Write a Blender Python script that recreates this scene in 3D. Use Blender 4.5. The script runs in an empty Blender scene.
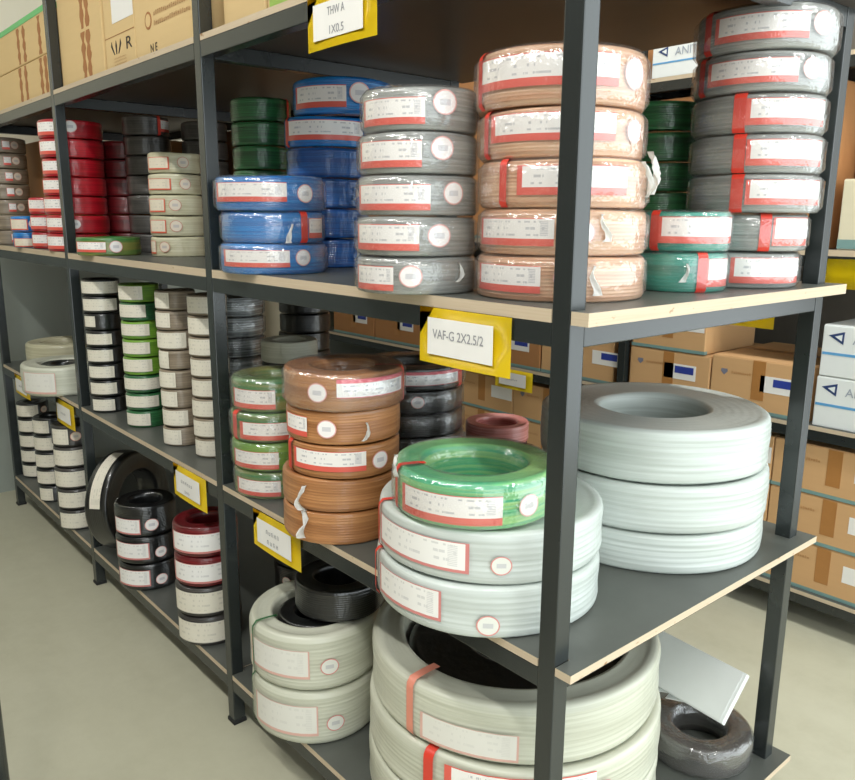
import bpy, bmesh, math, random
from mathutils import Vector, Matrix
rnd = random.Random(7)
scene = bpy.context.scene
COL = scene.collection
PI = math.pi

# ------------------------------------------------------------------ camera
CAM = Vector((.7553, -.9366, 1.4853))
YAW, PITCH, ROLL, FPX = -.858, -.2142, .0068, 788.328
fw = Vector((math.sin(YAW) * math.cos(PITCH), math.cos(YAW) * math.cos(PITCH), math.sin(PITCH)))
r0 = Vector((math.cos(YAW), -math.sin(YAW), 0)); u0 = r0.cross(fw)
rr = r0 * math.cos(ROLL) + u0 * math.sin(ROLL); uu = -r0 * math.sin(ROLL) + u0 * math.cos(ROLL)
cd = bpy.data.cameras.new('camera'); cam = bpy.data.objects.new('camera', cd); COL.objects.link(cam)
cd.sensor_fit = 'HORIZONTAL'; cd.sensor_width = 36; cd.lens = FPX * 36 / 855; cd.clip_start = .05
cam.matrix_world = Matrix(((rr.x, uu.x, -fw.x, CAM.x), (rr.y, uu.y, -fw.y, CAM.y), (rr.z, uu.z, -fw.z, CAM.z), (0, 0, 0, 1)))
scene.camera = cam

# ------------------------------------------------------------------ world, exposure
world = bpy.data.worlds.new('daylight'); scene.world = world; world.use_nodes = True
bg = world.node_tree.nodes['Background']; bg.inputs[0].default_value = (.90, .98, 1, 1); bg.inputs[1].default_value = 1.85
vs = scene.view_settings
vs.view_transform = 'Standard'; vs.look = 'None'; vs.gamma = 1; vs.use_curve_mapping = False; vs.exposure = .8
LAMP_W = 31.0          # each fluorescent batten

# ------------------------------------------------------------------ material helpers
def s2l(c):
    return tuple(((v / 255) / 12.92 if v / 255 <= .04045 else ((v / 255 + .055) / 1.055) ** 2.4) for v in c) + (1,)
MATS = {}
def nodemat(name):
    m = bpy.data.materials.new(name); m.use_nodes = True
    nt = m.node_tree; p = nt.nodes['Principled BSDF']; MATS[name] = m
    return m, nt, p
def N(nt, t, **kw):
    n = nt.nodes.new(t)
    for k, v in kw.items(): setattr(n, k, v)
    return n
def L(nt, a, b): nt.links.new(a, b)
def M2(nt, op, a, b=None, c=None):
    n = nt.nodes.new('ShaderNodeMath'); n.operation = op
    for i, v in enumerate((a, b, c)):
        if v is None: continue
        if hasattr(v, 'links'): nt.links.new(v, n.inputs[i])
        else: n.inputs[i].default_value = v
    return n.outputs[0]
def MIX(nt, f, a, b):
    n = nt.nodes.new('ShaderNodeMix'); n.data_type = 'RGBA'
    for i, v in ((0, f), (6, a), (7, b)):
        if hasattr(v, 'links'): nt.links.new(v, n.inputs[i])
        else: n.inputs[i].default_value = v
    return n.outputs[2]
def noise(nt, vec, scale, detail=3, rough=.5):
    n = N(nt, 'ShaderNodeTexNoise'); n.inputs['Scale'].default_value = scale; n.inputs['Detail'].default_value = detail
    n.inputs['Roughness'].default_value = rough
    if vec is not None: L(nt, vec, n.inputs['Vector'])
    return n.outputs['Fac']
def objco(nt): return N(nt, 'ShaderNodeTexCoord').outputs['Object']
def uvco(nt): return N(nt, 'ShaderNodeTexCoord').outputs['UV']
def mapping(nt, vec, scale):
    m = N(nt, 'ShaderNodeMapping'); L(nt, vec, m.inputs[0]); m.inputs['Scale'].default_value = scale; return m.outputs[0]
def bump(nt, h, strength, dist):
    b = N(nt, 'ShaderNodeBump'); b.inputs['Strength'].default_value = strength; b.inputs['Distance'].default_value = dist
    L(nt, h, b.inputs['Height']); return b.outputs[0]

def plain(name, rgb, rough=.6, metal=0, var=.08, scale=30):
    m, nt, p = nodemat(name)
    c = s2l(rgb); f = noise(nt, objco(nt), scale, 4)
    L(nt, MIX(nt, f, tuple(v * (1 - var) for v in c[:3]) + (1,), tuple(min(1, v * (1 + var)) for v in c[:3]) + (1,)), p.inputs['Base Color'])
    p.inputs['Roughness'].default_value = rough; p.inputs['Metallic'].default_value = metal
    return m
def wire(name, rgb, rgb2=None, wrap=.6, rough=.45, stripe=160):
    """wound insulated wire under shrink film: strand tint in thin rings, glossy crinkled coat"""
    m, nt, p = nodemat(name)
    co = objco(nt)
    f = noise(nt, mapping(nt, co, (3, 3, stripe)), 1.0, 2)
    ramp = N(nt, 'ShaderNodeValToRGB'); L(nt, f, ramp.inputs[0])
    a = s2l(rgb); b = s2l(rgb2) if rgb2 else tuple(v * .72 for v in a[:3]) + (1,)
    ramp.color_ramp.elements[0].position = .38; ramp.color_ramp.elements[1].position = .62
    ramp.color_ramp.elements[0].color = b; ramp.color_ramp.elements[1].color = a
    L(nt, ramp.outputs[0], p.inputs['Base Color'])
    p.inputs['Roughness'].default_value = rough
    p.inputs['Coat Weight'].default_value = wrap; p.inputs['Coat Roughness'].default_value = .12
    n2 = noise(nt, mapping(nt, co, (22, 22, 9)), 1.0, 3, .6)
    L(nt, bump(nt, n2, .55, .012), p.inputs['Coat Normal'])
    return m

wire('tan_wire', (222, 182, 148), (194, 142, 106)); wire('brown_wire', (188, 132, 82), (158, 104, 60))
wire('grey_wire', (158, 160, 155), (130, 132, 128)); wire('blue_wire', (6, 132, 208), (3, 98, 172), wrap=.9)
wire('dark_blue_wire', (12, 92, 166), (8, 62, 128), wrap=.9)
wire('green_wire', (44, 112, 62), (26, 78, 42), wrap=.9); wire('teal_wire', (36, 158, 138), (22, 126, 108), wrap=.9)
wire('red_wire', (196, 22, 40), (160, 12, 28), wrap=.8); wire('dark_red_wire', (120, 18, 26), (84, 10, 16), wrap=.6)
wire('beige_wire', (206, 202, 174), (190, 184, 152), wrap=.4); wire('white_wire', (199, 206, 201), (185, 192, 186), wrap=.35)
wire('cream_wire', (202, 203, 186), (188, 189, 171), wrap=.35)
wire('taupe_wire', (150, 136, 116), (124, 110, 92), wrap=.4); wire('black_wire', (26, 28, 28), (14, 15, 16), wrap=.9, rough=.35)
wire('dark_grey_wire', (70, 66, 62), (48, 46, 44), wrap=.6); wire('pink_wire', (226, 156, 148), (196, 108, 102), wrap=.5)
wire('earth_wire', (36, 118, 54), (134, 134, 66), wrap=.8, stripe=60); wire('lime_wire', (120, 164, 50), (92, 140, 40), wrap=.6)
wire('mint_wire', (52, 172, 122), (150, 204, 122), wrap=.9, stripe=110); wire('silver_wrap', (168, 176, 178), (92, 98, 100), wrap=1, rough=.2)

plain('tape_red', (214, 62, 46), .4, 0, .05); plain('tape_faded', (220, 140, 118), .4, 0, .05); plain('knot_plastic', (240, 240, 236), .3, 0, .03)
plain('steel_black', (36, 41, 41), .27, 0, .12, 12); MATS['steel_black'].node_tree.nodes['Principled BSDF'].inputs['Specular IOR Level'].default_value = .7; plain('foot_rubber', (22, 22, 22), .7)
plain('yellow_card', (242, 212, 20), .35, 0, .04); plain('white_paper', (236, 234, 230), .5, 0, .02)
plain('ink', (150, 150, 154), .7); plain('ink_brown', (166, 112, 66), .8); plain('ink_dark', (56, 46, 38), .8)
plain('print_blue', (44, 62, 150), .5); plain('print_navy', (40, 62, 110), .5); plain('print_sky', (92, 158, 206), .5); plain('print_pale', (158, 166, 178), .6)
plain('tape_teal', (120, 152, 148), .4); plain('tape_green', (96, 190, 112), .4); plain('tape_brown', (172, 120, 66), .35)
plain('emblem_grey', (120, 122, 138), .6); plain('print_lime', (150, 184, 84), .6)
plain('white_card', (226, 230, 228), .55, 0, .03); plain('lamp_body', (230, 230, 230), .5)

def cardboard(name, rgb):
    m, nt, p = nodemat(name)
    co = objco(nt); c = s2l(rgb)
    f = noise(nt, mapping(nt, co, (3, 3, 60)), 1, 3); g = noise(nt, co, 4, 3)
    c1 = MIX(nt, f, tuple(v * .92 for v in c[:3]) + (1,), c)
    L(nt, MIX(nt, M2(nt, 'MULTIPLY', g, .35), c1, tuple(v * .8 for v in c[:3]) + (1,)), p.inputs['Base Color'])
    p.inputs['Roughness'].default_value = .75
    L(nt, bump(nt, f, .15, .002), p.inputs['Normal'])
cardboard('card_light', (222, 192, 138)); cardboard('card_mid', (212, 168, 118)); cardboard('card_brown', (176, 124, 76))
cardboard('card_orange', (222, 160, 66)); cardboard('card_cream', (216, 208, 180))

def ply(name, top, var):
    """slot 0 of a shelf board: worn grey facing film"""
    m, nt, p = nodemat(name); co = objco(nt)
    f = noise(nt, co, 5, 6, .65); g = noise(nt, mapping(nt, co, (40, 4, 4)), 1, 4)
    c = s2l(top)
    a = MIX(nt, f, tuple(v * (1 - var) for v in c[:3]) + (1,), tuple(min(1, v * (1 + var)) for v in c[:3]) + (1,))
    L(nt, MIX(nt, M2(nt, 'MULTIPLY', g, .25), a, tuple(v * .7 for v in c[:3]) + (1,)), p.inputs['Base Color'])
    p.inputs['Roughness'].default_value = .4
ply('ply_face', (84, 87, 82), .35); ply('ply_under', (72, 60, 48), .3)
m, nt, p = nodemat('ply_edge')
co = objco(nt); f = noise(nt, mapping(nt, co, (6, 6, 420)), 1, 2); g = noise(nt, mapping(nt, co, (30, 30, 60)), 1, 3)
e = MIX(nt, f, s2l((186, 166, 138)), s2l((206, 190, 166)))
spots = N(nt, 'ShaderNodeMapRange'); L(nt, g, spots.inputs[0]); spots.inputs[1].default_value = .66; spots.inputs[2].default_value = .74
L(nt, MIX(nt, spots.outputs[0], e, s2l((150, 110, 72))), p.inputs['Base Color']); p.inputs['Roughness'].default_value = .7

m, nt, p = nodemat('concrete')
co = objco(nt); f = noise(nt, co, 1.3, 6, .6); g = noise(nt, co, 14, 5, .7); s = noise(nt, mapping(nt, co, (1.2, 6, 1)), 1, 4)
a = MIX(nt, f, s2l((176, 174, 150)), s2l((200, 198, 178)))
L(nt, MIX(nt, M2(nt, 'MULTIPLY', M2(nt, 'MULTIPLY', g, s), .9), a, s2l((150, 146, 122))), p.inputs['Base Color'])
p.inputs['Roughness'].default_value = .5; L(nt, bump(nt, g, .1, .003), p.inputs['Normal'])
m, nt, p = nodemat('plaster')
co = objco(nt); f = noise(nt, co, 2, 5); L(nt, MIX(nt, f, s2l((196, 194, 176)), s2l((222, 220, 204))), p.inputs['Base Color']); p.inputs['Roughness'].default_value = .85
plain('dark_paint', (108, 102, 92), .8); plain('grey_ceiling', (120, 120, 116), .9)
# wall left: painted pale blue-green dado below, cream above
m, nt, p = nodemat('plaster_dado')
co = objco(nt); sx = N(nt, 'ShaderNodeSeparateXYZ'); L(nt, co, sx.inputs[0]); f = noise(nt, co, 3, 5)
hi = MIX(nt, f, s2l((206, 202, 178)), s2l((226, 222, 204))); lo = MIX(nt, f, s2l((132, 138, 130)), s2l((150, 157, 149)))
L(nt, MIX(nt, M2(nt, 'GREATER_THAN', sx.outputs[2], 1.42), lo, hi), p.inputs['Base Color']); p.inputs['Roughness'].default_value = .8

def label_mat(name, paper, ink_c, red, left, bottom, top, right, text=.55, rows=4.0):
    """printed label in UV space: coloured border strips and small rows of print"""
    m, nt, p = nodemat(name)
    sx = N(nt, 'ShaderNodeSeparateXYZ'); L(nt, uvco(nt), sx.inputs[0]); u, v = sx.outputs[0], sx.outputs[1]
    row = M2(nt, 'FRACT', M2(nt, 'MULTIPLY', v, rows)); rid = M2(nt, 'FLOOR', M2(nt, 'MULTIPLY', v, rows))
    inrow = M2(nt, 'MULTIPLY', M2(nt, 'GREATER_THAN', row, .35), M2(nt, 'LESS_THAN', row, .72))
    cv = N(nt, 'ShaderNodeCombineXYZ'); L(nt, M2(nt, 'MULTIPLY', u, 26), cv.inputs[0]); L(nt, M2(nt, 'MULTIPLY', rid, 7.3), cv.inputs[1])
    t = M2(nt, 'GREATER_THAN', noise(nt, cv.outputs[0], 1.0, 2), .53)
    inx = M2(nt, 'MULTIPLY', M2(nt, 'GREATER_THAN', u, left + .08), M2(nt, 'LESS_THAN', u, .93 - right))
    iny = M2(nt, 'MULTIPLY', M2(nt, 'GREATER_THAN', v, bottom + .1), M2(nt, 'LESS_THAN', v, .93 - top))
    k = M2(nt, 'MULTIPLY', M2(nt, 'MULTIPLY', inrow, t), M2(nt, 'MULTIPLY', inx, iny))
    # bar-code block near the right end
    bar = M2(nt, 'MULTIPLY', M2(nt, 'GREATER_THAN', u, .86 - right), M2(nt, 'LESS_THAN', u, .94 - right))
    bar = M2(nt, 'MULTIPLY', M2(nt, 'MULTIPLY', bar, iny), M2(nt, 'GREATER_THAN', M2(nt, 'FRACT', M2(nt, 'MULTIPLY', v, 17)), .45))
    k = M2(nt, 'MULTIPLY', M2(nt, 'MAXIMUM', k, bar), text)
    edge = M2(nt, 'MAXIMUM', M2(nt, 'LESS_THAN', u, left), M2(nt, 'LESS_THAN', v, bottom))
    edge = M2(nt, 'MAXIMUM', edge, M2(nt, 'GREATER_THAN', v, 1 - top)); edge = M2(nt, 'MAXIMUM', edge, M2(nt, 'GREATER_THAN', u, 1 - right))
    c = MIX(nt, k, s2l(paper), s2l(ink_c))
    L(nt, MIX(nt, edge, c, s2l(red)), p.inputs['Base Color'])
    p.inputs['Roughness'].default_value = .45; p.inputs['Coat Weight'].default_value = .35; p.inputs['Coat Roughness'].default_value = .2
label_mat('label_red', (240, 236, 232), (150, 150, 160), (222, 92, 78), .05, .26, .03, .0)
label_mat('label_thin', (236, 234, 230), (170, 170, 172), (206, 128, 124), .03, .10, .03, .03, .4)
label_mat('label_redtop', (240, 238, 236), (140, 142, 160), (222, 96, 110), .0, .04, .22, .03)
label_mat('label_cream', (226, 216, 196), (170, 164, 150), (210, 96, 70), .05, .12, .05, .05, .3)
label_mat('label_plain', (224, 218, 202), (176, 172, 160), (206, 200, 184), .0, .03, .0, .0, .4)
label_mat('label_faint', (222, 220, 212), (196, 194, 188), (216, 172, 160), .03, .09, .02, .02, .3)
def sticker_mat(name, paper, ring):
    m, nt, p = nodemat(name)
    sx = N(nt, 'ShaderNodeSeparateXYZ'); L(nt, uvco(nt), sx.inputs[0]); u, v = M2(nt, 'SUBTRACT', sx.outputs[0], .5), M2(nt, 'SUBTRACT', sx.outputs[1], .5)
    r = M2(nt, 'SQRT', M2(nt, 'ADD', M2(nt, 'MULTIPLY', u, u), M2(nt, 'MULTIPLY', v, v)))
    a = M2(nt, 'GREATER_THAN', r, .44)
    b = M2(nt, 'MULTIPLY', M2(nt, 'LESS_THAN', M2(nt, 'ABSOLUTE', u), .22), M2(nt, 'LESS_THAN', M2(nt, 'ABSOLUTE', v), .12))
    b = M2(nt, 'MULTIPLY', b, .45)
    c = MIX(nt, b, s2l(paper), s2l((160, 160, 172)))
    L(nt, MIX(nt, a, c, s2l(ring)), p.inputs['Base Color']); p.inputs['Roughness'].default_value = .4
sticker_mat('sticker', (242, 238, 236), (226, 170, 164)); sticker_mat('sticker_faint', (222, 222, 214), (214, 140, 134))
sticker_mat('sticker_cream', (220, 208, 190), (200, 140, 120))
# clear film
m, nt, p = nodemat('clear_film')
tr = N(nt, 'ShaderNodeBsdfTransparent'); gl = N(nt, 'ShaderNodeBsdfGlossy'); gl.inputs['Roughness'].default_value = .12
nn = noise(nt, objco(nt), 28, 3, .6); L(nt, bump(nt, nn, .7, .01), gl.inputs['Normal'])
mx = N(nt, 'ShaderNodeMixShader'); lw = N(nt, 'ShaderNodeLayerWeight'); lw.inputs[0].default_value = .25
L(nt, M2(nt, 'ADD', M2(nt, 'MULTIPLY', lw.outputs['Facing'], .45), .09), mx.inputs[0]); L(nt, tr.outputs[0], mx.inputs[1]); L(nt, gl.outputs[0], mx.inputs[2])
df = N(nt, 'ShaderNodeBsdfDiffuse'); m2 = N(nt, 'ShaderNodeMixShader'); m2.inputs[0].default_value = .035; df.inputs[0].default_value = (.9, .9, .9, 1)
L(nt, mx.outputs[0], m2.inputs[1]); L(nt, df.outputs[0], m2.inputs[2])
L(nt, m2.outputs[0], nt.nodes['Material Output'].inputs[0]); nt.nodes.remove(p)
m, nt, p = nodemat('tube_light'); p.inputs['Emission Color'].default_value = (1, .99, .93, 1); p.inputs['Emission Strength'].default_value = 6; p.inputs['Base Color'].default_value = (1, 1, 1, 1)

# ------------------------------------------------------------------ object helpers
def link(name, mesh, parent=None, mat=None, loc=None, rot=None):
    o = bpy.data.objects.new(name, mesh); COL.objects.link(o)
    if mat and not mesh.materials: mesh.materials.append(MATS[mat])
    if parent is not None: o.parent = parent
    if loc is not None: o.location = loc
    if rot is not None: o.rotation_euler = rot
    return o
def empty(name, loc, rz=0):
    o = bpy.data.objects.new(name, None); o.empty_display_size = .05; COL.objects.link(o); o.location = loc; o.rotation_euler = (0, 0, rz); return o
def tag(o, label=None, cat=None, group=None, kind=None):
    if label: o['label'] = label
    if cat: o['category'] = cat
    if group: o['group'] = group
    if kind: o['kind'] = kind
    return o
def bm_mesh(bm, name, smooth=False):
    me = bpy.data.meshes.new(name); bm.to_mesh(me); bm.free()
    if smooth:
        for f in me.polygons: f.use_smooth = True
    return me
def boxmesh(x0, x1, y0, y1, z0, z1, bev=0.0, name='box'):
    bm = bmesh.new()
    v = [bm.verts.new((x, y, z)) for z in (z0, z1) for x, y in ((x0, y0), (x1, y0), (x1, y1), (x0, y1))]
    for f in ((3, 2, 1, 0), (4, 5, 6, 7), (0, 1, 5, 4), (1, 2, 6, 5), (2, 3, 7, 6), (3, 0, 4, 7)): bm.faces.new([v[i] for i in f])
    if bev: bmesh.ops.bevel(bm, geom=bm.edges[:], offset=bev, segments=2, affect='EDGES', profile=.6)
    return bm_mesh(bm, name)
def poly_prism(pts, z0, z1, name='prism', face_mat=0, edge_mat=0, under_mat=0):
    bm = bmesh.new()
    a = [bm.verts.new((x, y, z0)) for x, y in pts]; b = [bm.verts.new((x, y, z1)) for x, y in pts]
    f = bm.faces.new(a[::-1]); f.material_index = under_mat
    f = bm.faces.new(b); f.material_index = face_mat
    for i in range(len(pts)):
        j = (i + 1) % len(pts); f = bm.faces.new((a[i], a[j], b[j], b[i])); f.material_index = edge_mat
    return bm_mesh(bm, name)
def quadmesh(pts, name='sheet', th=.0008):
    """thin sheet in the x,z plane facing -y; pts = outline (x, z) counter-clockwise seen from -y"""
    bm = bmesh.new()
    a = [bm.verts.new((x, 0, z)) for x, z in pts]; b = [bm.verts.new((x, th, z)) for x, z in pts]
    bm.faces.new(a); bm.faces.new(b[::-1])
    for i in range(len(pts)):
        j = (i + 1) % len(pts); bm.faces.new((a[j], a[i], b[i], b[j]))
    bmesh.ops.recalc_face_normals(bm, faces=bm.faces[:])
    return bm_mesh(bm, name)
def rect(x0, x1, z0, z1): return [(x0, z0), (x1, z0), (x1, z1), (x0, z1)]
def text_mesh(body, size, sx=1.0):
    cu = bpy.data.curves.new('letters', 'FONT'); cu.body = body; cu.size = size; cu.align_x = 'CENTER'; cu.align_y = 'CENTER'; cu.extrude = .0002
    o = bpy.data.objects.new('letters', cu); COL.objects.link(o)
    dg = bpy.context.evaluated_depsgraph_get(); me = bpy.data.meshes.new_from_object(o.evaluated_get(dg))
    bpy.data.objects.remove(o); bpy.data.curves.remove(cu)
    me.transform(Matrix.Rotation(PI / 2, 4, 'X') @ Matrix.Diagonal((sx, 1, 1, 1)))
    me.materials.clear(); return me
def smudge_mesh(w, h, n, seed):
    """unreadable printed line: a row of little strokes"""
    r = random.Random(seed); bm = bmesh.new()
    cw = w / n
    for i in range(n):
        x = -w / 2 + i * cw
        for k in range(2):
            a = x + cw * (.08 + .42 * k); hh = h * r.uniform(.7, 1); q = cw * .16
            vs_ = [bm.verts.new((px, 0, pz)) for px, pz in ((a, -h / 2), (a + q, -h / 2), (a + q, -h / 2 + hh), (a, -h / 2 + hh))]
            bm.faces.new(vs_)
        zz = r.choice((-.5, 0, .36)) * h
        vs_ = [bm.verts.new((px, 0, pz)) for px, pz in ((x + cw * .1, zz), (x + cw * .62, zz), (x + cw * .62, zz + h * .14), (x + cw * .1, zz + h * .14))]
        bm.faces.new(vs_)
    return bm_mesh(bm, 'print_line')

# ------------------------------------------------------------------ room
def struct(name, mesh, mat, **k): return tag(link(name, mesh, None, mat), kind='structure', **k)
struct('floor', boxmesh(-4.1, 3.2, -3.2, 3.2, -.1, 0), 'concrete', label='worn beige concrete floor of the store room')
struct('wall_left', boxmesh(-4.1, -3.875, -3.2, 3.2, 0, 3.6), 'plaster_dado', label='plaster wall at the far end of the racks')
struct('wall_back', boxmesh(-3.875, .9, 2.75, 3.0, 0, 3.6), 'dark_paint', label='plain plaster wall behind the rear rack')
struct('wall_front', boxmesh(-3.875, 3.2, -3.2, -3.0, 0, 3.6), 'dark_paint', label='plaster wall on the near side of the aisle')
struct('ceiling', boxmesh(-4.1, 3.2, -3.2, 3.2, 3.6, 3.7), 'grey_ceiling', label='plain store room ceiling above the racks')

def batten(x, y, where, rz=0, k=1.0):
    t = tag(empty('fluorescent_lamp', (x, y, 3.52), rz), 'white fluorescent tube lamp on the ceiling ' + where, 'lamp', 'ceiling tube lamps')
    link('lamp_housing', boxmesh(-.62, .62, -.05, .05, .03, .08, .004), t, 'lamp_body')
    bm = bmesh.new(); bmesh.ops.create_cone(bm, cap_ends=True, segments=16, radius1=.014, radius2=.014, depth=1.2)
    me = bm_mesh(bm, 'tube', True); me.transform(Matrix.Rotation(PI / 2, 4, 'Y')); link('tube', me, t, 'tube_light')
    for s in (-1, 1): link('lamp_holder', boxmesh(s * .61 - .012, s * .61 + .012, -.02, .02, -.018, .03, .002), t, 'lamp_body')
    ld = bpy.data.lights.new('tube_glow', 'AREA'); ld.shape = 'RECTANGLE'; ld.size = 1.2; ld.size_y = .12; ld.energy = LAMP_W * k; ld.color = (1, .99, .95)
    lo = bpy.data.objects.new('tube_glow', ld); COL.objects.link(lo); lo.parent = t; lo.location = (0, 0, -.03)
batten(-2.6, -1.5, 'over the front aisle, far end', k=.45); batten(-.6, -1.5, 'over the front aisle, middle', k=.8); batten(1.4, -1.5, 'over the front aisle, near the opening')
batten(-2.2, 1.35, 'over the rear aisle, far end', k=.35); batten(-.2, 1.35, 'over the rear aisle, middle', k=.7); batten(1.6, 1.0, 'over the rear aisle, near the opening', k=.5)

# ------------------------------------------------------------------ racks
W, D, BAY, OV = .0363, .879, 1.2, .034
LEV = [.1656, .7563, 1.3502, 1.9271]; BH = .038
def ply_t(z): return .021 if 1.2 < z < 1.45 else .015
def build_rack(origin, nb, levels, height, label, xoff_boards=OV, mats='steel_black', xmax=0.0):
    """posts, beams and boards in the rack's own frame: x runs from 0 (near end) to -nb*BAY, y from 0 to D"""
    t = tag(empty('storage_rack', origin), label, 'rack')
    pm = boxmesh(-W, 0, 0, W, .004, height, .0025, 'post'); fm = boxmesh(-W - .003, .003, -.003, W + .003, 0, .012, .002, 'foot')
    for k in range(nb + 1):
        for y in (0, D - W):
            p = link('post', pm, t, mats, (-k * BAY, y, 0)); link('foot', fm, p, 'foot_rubber')
    bmx = boxmesh(-BAY, -W, 0, W * .9, -BH, 0, .002, 'beam'); bmy = boxmesh(-W * .9, 0, W, D - W, -BH, 0, .002, 'beam')
    for z in levels:
        PLY = ply_t(z); zb = z - PLY
        for k in range(nb):
            for y in (.0005, D - W * .9 - .0005):
                if y > .1 and k == 0 and z > 1.9: continue
                link('beam', bmx, t, mats, (-k * BAY, y, zb))
        for k in range(nb + 1): link('cross_beam', bmy, t, mats, (-k * BAY - .0008, 0, zb))
        for k in range(nb):
            a = -(k + 1) * BAY; b = -k * BAY
            lo = a - W / 2 + .001; hi = b - W / 2 - .001
            g = .0012
            if k == nb - 1: lo = a - W - .01
            pts = [(a + g, 0)]
            if k == 0: pts += [(-W - g, 0), (-W - g, W + g), (g, W + g), (g, 0), (xoff_boards, 0), (xoff_boards, D + .03), (lo, D + .03)]
            else: pts += [(b - W - g, 0), (b - W - g, W + g), (hi, W + g), (hi, D + .012), (lo, D + .012)]
            pts += [(lo, W + g), (a + g, W + g)]
            # soft warp of the front edge so that the boards are not perfectly true
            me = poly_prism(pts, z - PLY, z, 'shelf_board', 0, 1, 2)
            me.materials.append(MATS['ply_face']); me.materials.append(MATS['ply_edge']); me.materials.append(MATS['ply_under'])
            link('shelf_board', me, t)
    return t
build_rack((0, 0, 0), 3, LEV, 2.75, 'black steel rack with plywood shelves full of wire coils')
BY = 1.89
LEVB = [.14, .77, 1.39, 2.03]
build_rack((-.02, BY, 0), 3, LEVB, 2.75, 'black steel rack behind, stacked with cardboard boxes')

# ------------------------------------------------------------------ wire coils
_cache = {}
def coil_mesh(R, rin, h, pitch, seg, mat, var):
    key = ('c', round(R, 3), round(rin, 3), round(h, 4), pitch, seg, mat, var)
    if key in _cache: return _cache[key]
    r = random.Random(hash(key[1:6]) & 0xffff | var)
    n = max(4, int(round(h / pitch))); prof = []
    c = .11 * h
    for j in range(n * 3 + 1):
        t = j / (n * 3); z = h * t
        d = max(0, (abs(2 * t - 1) - .72) / .28)
        env = R - c * (1 - math.sqrt(max(0, 1 - (d * .96) ** 2)))
        rib = pitch * (.30 if pitch < .0075 else .11) * (abs(math.sin(PI * n * t)) - 1)
        prof.append((env + rib, z))
    m = max(3, int(round((R - c - rin) / (pitch * 1.6))))
    for j in range(1, m * 2 + 1):
        t = j / (m * 2); rad = (R - c) + (rin + .004 - R + c) * t
        prof.append((rad, h - pitch * .25 * (1 - abs(math.sin(PI * m * t))) - .02 * h * math.sin(PI * t)))
    for j in range(0, 6): prof.append((rin - .002 * (j in (1, 4)), h * (1 - .08 - .84 * j / 5)))
    prof.append((rin + .005, 0))
    ph = [r.uniform(0, 6.28) for _ in range(6)]
    bm = bmesh.new(); rings = []
    for i in range(seg):
        a = 2 * PI * i / seg
        k = 1 + .005 * math.sin(2 * a + ph[0]) + .003 * math.sin(5 * a + ph[1])
        dz = .012 * h * math.sin(2 * a + ph[2]) + .008 * h * math.sin(3 * a + ph[3])
        col = []
        for (q, z) in prof:
            s = k + .003 * math.sin(z / h * 9 + 4 * a + ph[4])
            col.append(bm.verts.new((q * s * math.cos(a), q * s * math.sin(a), z + (dz - .02 * h) * (z / h))))
        rings.append(col)
    for i in range(seg):
        A, B = rings[i], rings[(i + 1) % seg]
        for j in range(len(prof)):
            k = (j + 1) % len(prof); f = bm.faces.new((A[j], B[j], B[k], A[k])); f.smooth = True
    me = bm_mesh(bm, 'winding'); me.materials.append(MATS[mat]); _cache[key] = me
    return me
def patch_mesh(R, z0, z1, ang, mat, h):
    key = ('p', round(R, 3), round(z0, 3), round(z1, 3), round(ang, 2), mat, round(h, 3))
    if key in _cache: return _cache[key]
    n = max(3, int(ang / .12)); bm = bmesh.new(); uv = bm.loops.layers.uv.new('UVMap'); g = []
    rows = 5
    def rad(z):
        d = max(0, (abs(2 * z / h - 1) - .72) / .28); return R * 1.009 + .0016 - .11 * h * (1 - math.sqrt(max(0, 1 - (min(1, d) * .96) ** 2)))
    for i in range(n + 1):
        a = -ang / 2 + ang * i / n
        g.append([bm.verts.new((rad(z) * math.cos(a), rad(z) * math.sin(a), z)) for z in [z0 + (z1 - z0) * j / rows for j in range(rows + 1)]])
    for i in range(n):
        for j in range(rows):
            f = bm.faces.new((g[i][j], g[i + 1][j], g[i + 1][j + 1], g[i][j + 1])); f.smooth = True
            for l, (u, v) in zip(f.loops, ((i, j), (i + 1, j), (i + 1, j + 1), (i, j + 1))): l[uv].uv = (u / n, v / rows)
    me = bm_mesh(bm, 'label'); me.materials.append(MATS[mat]); _cache[key] = me
    return me
def oval_mesh(R, rz, ra, mat):
    key = ('o', round(R, 3), round(rz, 3), round(ra, 3), mat)
    if key in _cache: return _cache[key]
    bm = bmesh.new(); uv = bm.loops.layers.uv.new('UVMap'); rad = R * 1.01 + .0026
    def P(s, k): 
        a = s * ra / rad * math.cos(2 * PI * k / 20); return (rad * math.cos(a), rad * math.sin(a), s * rz * math.sin(2 * PI * k / 20))
    c = bm.verts.new(P(0, 0)); r1 = [bm.verts.new(P(.5, k)) for k in range(20)]; r2 = [bm.verts.new(P(1, k)) for k in range(20)]
    def put(f, cs):
        for l, (s, k) in zip(f.loops, cs): l[uv].uv = (.5 + .5 * s * math.cos(2 * PI * k / 20), .5 + .5 * s * math.sin(2 * PI * k / 20))
    for k in range(20):
        q = (k + 1) % 20
        put(bm.faces.new((c, r1[k], r1[q])), ((0, 0), (.5, k), (.5, q))); put(bm.faces.new((r1[k], r2[k], r2[q], r1[q])), ((.5, k), (1, k), (1, q), (.5, q)))
    me = bm_mesh(bm, 'sticker', True); me.materials.append(MATS[mat]); _cache[key] = me
    return me
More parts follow.
